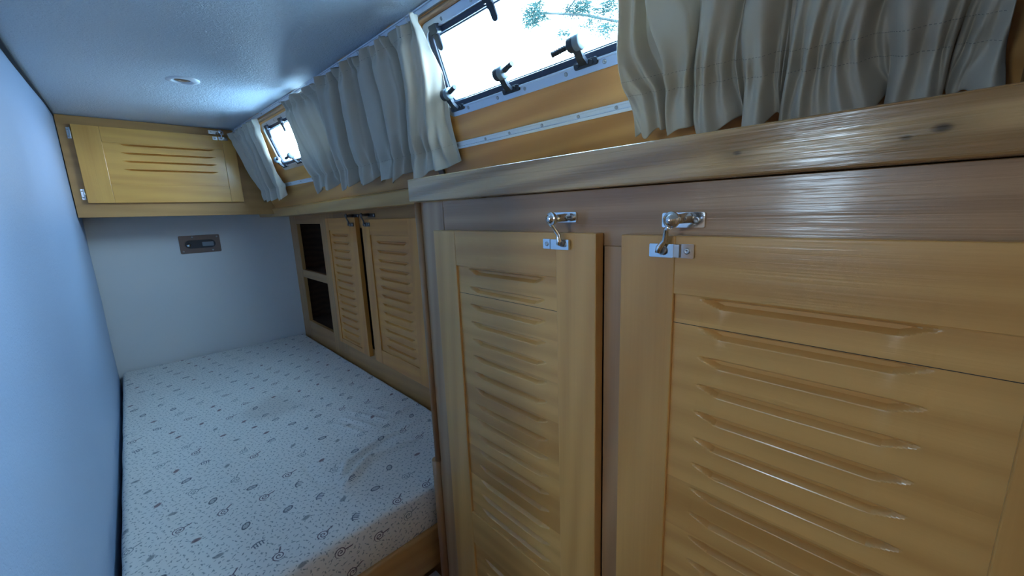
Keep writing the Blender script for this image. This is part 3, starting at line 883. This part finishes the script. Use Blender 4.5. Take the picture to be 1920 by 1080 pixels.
# ------------------------------------------------------------------ ceiling downlight
lc = (.204, 1.682, ZC)
dl = empty('ceiling_light', lc); tag(dl, 'round recessed downlight with a white rim, switched off, in the ceiling', 'light')
MB().lathe(lc, (0, 0, -1), [(-.001, .046), (.002, .0455), (.005, .038), (.0065, .031), (.005, .026), (-.0005, .0235)], 40).build('rim', M['white_plastic'], dl)
MB().lathe(lc, (0, 0, -1), [(-.0005, .0235), (.0025, .020), (.0035, .010), (.0038, 0)], 32).build('lens', plain('clear_lens', (0.22, 0.17, 0.15), .2, .3), dl)

# ------------------------------------------------------------------ mattress and its berth
mx0, mx1, my0, my1, mz1, mth = XL + .014, X2 - .011, .842, YB - .011, -.722, .113
creases = [((.06, 1.317), (.159, 1.332), -.0022, .007), ((.159, 1.332), (.351, 1.31), -.0030, .008), ((.351, 1.31), (.462, 1.30), -.002, .008),
           ((.321, 1.053), (.361, 1.114), .006, .012), ((.361, 1.114), (.505, 1.165), .006, .010), ((.314, 1.010), (.417, 1.092), .0075, .013),
           ((.417, 1.092), (.560, 1.075), .005, .011), ((.505, 1.165), (.640, 1.175), .003, .009), ((.272, 1.21), (.275, 1.074), -.003, .010),
           ((.42, 1.38), (.47, 1.25), .0030, .008), ((.46, 1.40), (.51, 1.26), .0034, .008), ((.50, 1.42), (.56, 1.27), .0028, .008), ((.56, 1.40), (.60, 1.30), .002, .008),
           ((.26, 1.06), (.33, .92), .002, .02), ((.56, 1.25), (.66, 1.30), .002, .01), ((.38, 1.22), (.45, 1.17), -.002, .008)]
def seg_d(px, py, a, b):
    ax, ay = a; bx, by = b; dx, dy = bx - ax, by - ay
    t = max(0, min(1, ((px - ax) * dx + (py - ay) * dy) / (dx * dx + dy * dy)))
    return math.hypot(px - ax - t * dx, py - ay - t * dy), t
def mz(x, y):
    z = mz1 + .0025 * mnoise.noise((x * 5, y * 5, 1)) + .0012 * mnoise.noise((x * 17, y * 17, 4))
    if y < 1.55:
        for a, b, amp, w in creases:
            d, t = seg_d(x, y, a, b)
            if d < w * 3: z += (2.6 if amp > 0 else 1.7) * amp * math.exp(-(d / w) ** 2) * (1 - .5 * abs(2 * t - 1) ** 4)
    return z
mb = MB(); NXg, NYg = 190, 300
rc = .016
def edge_curve(t):  # 0..1 -> (inset, drop)
    a = t * math.pi / 2
    return rc * (1 - math.sin(a)), rc * (1 - math.cos(a))
def wob(a): return .0015 * math.sin(a * 23) + .001 * math.sin(a * 57 + 1)
P = []
for i in range(NYg):
    ty = i / (NYg - 1); y = my0 + rc + (my1 - my0 - 2 * rc) * ty ** 1.15
    row = []
    for j in range(NXg):
        x = mx0 + rc + (mx1 - mx0 - 2 * rc) * j / (NXg - 1)
        row.append(Vector((x, y, mz(x, y))))
    P.append(row)
mb.grid(P)
def skirt(line, out):
    rows = [line]
    for k in range(1, 6):
        a = k / 5 * math.pi / 2
        rows.append([p + out * (rc * math.sin(a)) + Vector((0, 0, -rc * (1 - math.cos(a)))) for p in line])
    for k in range(1, 7):
        t = k / 6
        rows.append([Vector((q.x, q.y, 0)) + out * (rc + .006 * math.sin(math.pi * t) * (1 + .3 * math.sin(i_ * .15))) + Vector((0, 0, (q.z - rc) * (1 - t) + (mz1 - mth) * t)) for i_, q in enumerate(line)])
    mb.grid(rows)
    return rows
r1 = skirt(P[0], Vector((0, -1, 0))); r2 = skirt(P[-1][::-1], Vector((0, 1, 0)))
r3 = skirt([r[0] for r in P][::-1], Vector((-1, 0, 0))); r4 = skirt([r[-1] for r in P], Vector((1, 0, 0)))
def corner(c, d0, d1):
    rows = []
    for k in range(6):
        a = k / 5 * math.pi / 2
        rows.append([c + (d0 * math.cos(b) + d1 * math.sin(b)) * rc * math.sin(a) + Vector((0, 0, -rc * (1 - math.cos(a)))) for b in [j / 6 * math.pi / 2 for j in range(7)]])
    last = [p - c for p in rows[-1]]
    rows.append([Vector((c.x, c.y, mz1 - mth)) + Vector((p.x, p.y, 0)) for p in last])
    mb.grid(rows)
corner(P[0][0], Vector((0, -1, 0)), Vector((-1, 0, 0))); corner(P[0][-1], Vector((1, 0, 0)), Vector((0, -1, 0)))
corner(P[-1][0], Vector((-1, 0, 0)), Vector((0, 1, 0))); corner(P[-1][-1], Vector((0, 1, 0)), Vector((1, 0, 0)))
mb.box((mx0 + .01, my0 + .01, mz1 - mth), (mx1 - .01, my1 - .01, mz1 - mth + .01))
mt = mb.build('mattress', M['mattress'])
tag(mt, 'berth mattress in a pale cover printed with small snails, ovals and flecks', 'mattress')

bt = empty('berth_base', (.2, .83, FLOOR)); tag(bt, 'wooden berth base with a rounded front rail carrying the mattress', 'berth')
zbt = mz1 - mth
mb = MB(); mb.box((XL + .004, .850, FLOOR), (X2 - .003, .866, zbt - .002)); mb.build('front_board', M['rail_x'], bt)
mb = MB(); o = [(.866, zbt - .006), (.866, zbt - .001), (.848, zbt - .001)] + [(.842 + .010 - .016 * math.sin(a) , zbt - .0165 + .0155 * math.cos(a)) for a in [i / 10 * math.pi for i in range(11)]] + [(.850, zbt - .032)]
o = [(.866, zbt - .032), (.866, zbt - .001)] + [(.845 - .011 * math.sin(a), zbt - .012 + .011 * math.cos(a)) for a in [i / 10 * math.pi / 2 for i in range(11)]] + [(.834, zbt - .050), (.838, zbt - .125), (.866, zbt - .125)]
mb.prism(o, lambda u, v, h: Vector((h, u, v)), XL + .004, X2 - .003, smooth_side=False); mb.build('front_rail', M['rail_x'], bt, bevel=.001)
mb = MB(); mb.box((XL + .004, .866, zbt - .018), (X2 - .002, YB - .002, zbt - .001)); mb.build('platform', M['dark_wood'], bt)
# bright metal nosing low beside the cabinet corner
ns = MB().box((.30, .795, -.972), (XF - .004, .832, -.966)).box((.30, .790, -.985), (XF - .004, .796, -.966)).build('step_nosing', M['alu'], bevel=.001)
tag(ns, 'small bright metal nosing strip low beside the cabinet corner', 'metal strip')
ns2 = MB().box((.0, .797, FLOOR), (XF - .004, .833, -.9725)).build('step_riser', M['dark_wood']); tag(ns2, 'dark wooden step riser below the berth rail', 'step')

# ------------------------------------------------------------------ curtains
def curtain(name, yt0, yt1, yb0, yb1, s0, s1, folds, seed, label, amp=.011, stitch=.055, s1b=None, nbase=.024, nu=520, nv=120, messy=0.0, hemwave=.010, bl=0.0, br=0.0, lean=.05):
    """yt0/yb0: edge at the larger y; s0..s1 from heading to hem"""
    rnd = random.Random(seed)
    ph = [rnd.uniform(0, 6.28) for _ in range(12)]
    H = s1 - s0; sv = 1 - stitch / H
    s1b = s1 if s1b is None else s1b
    P = []
    for i in range(nv + 1):
        v = i / nv; row = []
        top = 1 - sstep(.0, .16, v); low = sstep(sv - .22, sv, v); skirt_ = sstep(sv, 1, v)
        near = math.exp(-((v - sv) / .035) ** 2); near_t = math.exp(-((v - .085) / .03) ** 2)
        for j in range(nu + 1):
            u = j / nu
            # folds lean and wander with height
            uu = u + .020 * math.sin(2.3 * v + ph[0] + 5 * u) + .016 * math.sin(5 * v + ph[1] + 11 * u) * (1 - .3 * low) + .5 * messy * .03 * math.sin(9 * v + 17 * u + ph[9])
            uu += lean * (v - .4) * 4 * u * (1 - u)
            a1 = 2 * math.pi * folds * (uu + .035 * math.sin(6.28 * uu * 1.3 + ph[2]) + .018 * math.sin(6.28 * uu * 3.1 + ph[3])) + ph[4]
            a2 = 2 * math.pi * folds * 2.35 * (uu + .02 * math.sin(6.28 * uu * 2.2 + ph[5])) + ph[6]
            a3 = 2 * math.pi * folds * 4.3 * (uu + .01 * math.sin(6.28 * uu * 5 + ph[7])) + ph[8]
            f1 = math.sin(a1); f1 = math.copysign(abs(f1) ** .8, f1)
            m1 = .55 + .45 * math.sin(6.28 * u * 1.7 + ph[10] + 2 * v)
            mid = 1 - top * .8 - low * .25
            n = nbase + amp * (mid * (.75 + .35 * m1) * f1 + .50 * (1 - mid * .25) * math.sin(a2) * (.5 + .5 * m1) + (.07 + top * .45 + low * .34 * (1 - skirt_ * .5)) * math.sin(a3 + 2.5 * v) + .16 * abs(math.sin(a1 * .5 + 1 + v)) ** 6)
            n += skirt_ * amp * (.75 * f1 + .2 * math.sin(a2 + 1))
            n -= near * .0035 + near_t * .002
            n += messy * u ** 2 * (.012 + .010 * math.sin(7 * v + 9 * u + ph[11]) )
            # fine puckers at stitch lines
            n += (near + near_t * .8) * .0016 * math.sin(a3 * 1.9 + 3 * v)
            n += .0022 * mnoise.noise((u * folds * 2.2, v * 5, seed)) * (1 + messy)
            n += .0012 * mnoise.noise((u * folds * 5 + 4 * v, v * 11, seed + 5))
            dy = amp * .75 * math.cos(a1) * (mid * .7 + skirt_ * .45)
            yt = yt0 + (yt1 - yt0) * u; yb = yb0 + (yb1 - yb0) * u
            y = yt + (yb - yt) * v - (bl * (1 - u) + br * u) * math.sin(math.pi * min(1, v / sv)) + dy * min(1, 6 * u, 6 * (1 - u)) + .004 * math.sin(9 * v + ph[0]) * (1 if u in (0, 1) else 1)
            s = s0 + (H + (s1b - s1) * u) * v + hemwave * skirt_ * (math.sin(a1 + .8) * .6 + math.sin(a2) * .4) + .005 * top * math.sin(a2 * .6) + messy * u ** 3 * -.012 * skirt_ * (1 + math.sin(a1 * .7))
            s = max(s, .0015)
            row.append(W(y, s, max(n, .0112)))
        P.append(row)
    mb = MB(); mb.grid(P)
    o = mb.build(name, M['curtain'], solid=.0007, fixn=False)
    # hem stitching lines as dark thread ticks, and hooks
    root = o
    for vv in (sv, max(.07, 0)) + ((sv - .07,) if messy or folds > 8 else ()):
        i = int(round(vv * nv)); row = P[i]; ticks = MB()
        j = 0
        while j < nu - 4:
            a = row[j] ; b = row[j + 2]
            off = (W(a.y, .1, 1) - W(a.y, .1, 0)).normalized() * .0008
            if (b - a).length < .02: ticks.tube([a + off, b + off], .00035, 5)
            j += 4
        ticks.build('stitching', plain_cache('thread', (0.30, 0.28, 0.25)), o)
    tag(o, label, 'curtain', 'gathered curtains along the windows')
    # plastic hooks at the heading
    k = max(3, int(abs(yt0 - yt1) / .11))
    for q in range(k):
        u = (q + .4) / k; j = int(u * nu); p = P[2][j]; y = p.y
        MB().tube([W(y, .006, .006), W(y, .004, .011), W(y, .013, .012), W(y, .018, .008)], .0016, 8).build('curtain_hook', M['white_plastic'], o)
    return o
_pc = {}
def plain_cache(n, c):
    if n not in _pc: _pc[n] = plain(n, c, .8)
    return _pc[n]
curtain('curtain', 2.42, 2.01, 2.42, 2.09, .021, .350, 4, 3, 'small beige curtain at the far corner beside the overhead cupboard', amp=.018, stitch=.05, nu=300, nbase=.030, lean=.08)
curtain('curtain', 1.640, .786, 1.68, .838, .021, .338, 6.5, 8, 'wide beige gathered curtain hanging between the two windows', amp=.021, stitch=.05, nu=640, bl=-.03, br=.0, nbase=.033, lean=.09, hemwave=.013)
curtain('curtain', .350, -.042, .348, -.036, .021, .332, 6.0, 21, 'large beige curtain in the upper right foreground over the big cabinet', amp=.0145, stitch=.055, nu=640, nv=160, messy=1.0, s1b=.372)

# ------------------------------------------------------------------ tree outside
tr = empty('pine_tree', (4.4, 1.9, FLOOR)); tag(tr, 'bare pine branch with needle tufts seen outside the near window', 'tree')
rnd = random.Random(4)
def tp(t): return Vector(t)
B0 = Vector((4.35, 1.9, 1.75)); B1 = Vector((2.95, 1.774, 1.372)); B2 = Vector((2.542, 2.194, 1.461)); B3 = Vector((2.437, 2.26, 1.43))
MB().tube([(4.4, 1.9, FLOOR), (4.42, 1.88, 0), (4.38, 1.92, 1.6), (4.4, 1.9, 3.0)], [.12, .10, .08, .05], 14).build('trunk', M['bark'], tr)
MB().tube([Vector((4.38, 1.9, 1.8)), B1 + Vector((.5, -.12, .06)), B1, B1.lerp(B2, .5) + Vector((0, 0, .02)), B2, B3], [.035, .016, .010, .009, .008, .004], 10).build('branch', M['bark'], tr)
MB().tube([B1.lerp(B2, .75), B1.lerp(B2, .7) + Vector((.05, -.12, .16)), B1.lerp(B2, .6) + Vector((.1, -.2, .35))], [.006, .005, .003], 8).build('branch', M['bark'], tr)
def tuft(c, n, L, flat=.6):
    mb = MB()
    for _ in range(n):
        d = Vector((rnd.gauss(0, 1), rnd.gauss(0, 1), rnd.gauss(0, 1) * flat)).normalized()
        a = Vector(c) + Vector((rnd.gauss(0, 1), rnd.gauss(0, 1), rnd.gauss(0, .7))) * L * .35
        b = a + d * L * rnd.uniform(.4, 1)
        mb.tube([a, b], [.0022, .0012], 4, caps=False)
    return mb.build('needle_tuft', M['needles'], tr)
for c in ((2.44, 2.24, 1.44), (2.47, 2.26, 1.39), (2.46, 2.19, 1.48), (2.52, 2.22, 1.43)): tuft(c, 150, .095)
for c in ((2.72, 2.02, 1.50), (2.80, 1.98, 1.52), (2.70, 2.08, 1.47), (2.76, 1.97, 1.46), (2.90, 1.87, 1.52), (2.95, 1.82, 1.49), (2.88, 1.90, 1.46), (2.84, 1.86, 1.31), (2.90, 1.84, 1.34), (2.78, 1.95, 1.37), (2.62, 2.08, 1.30)): tuft(c, 120, .10)
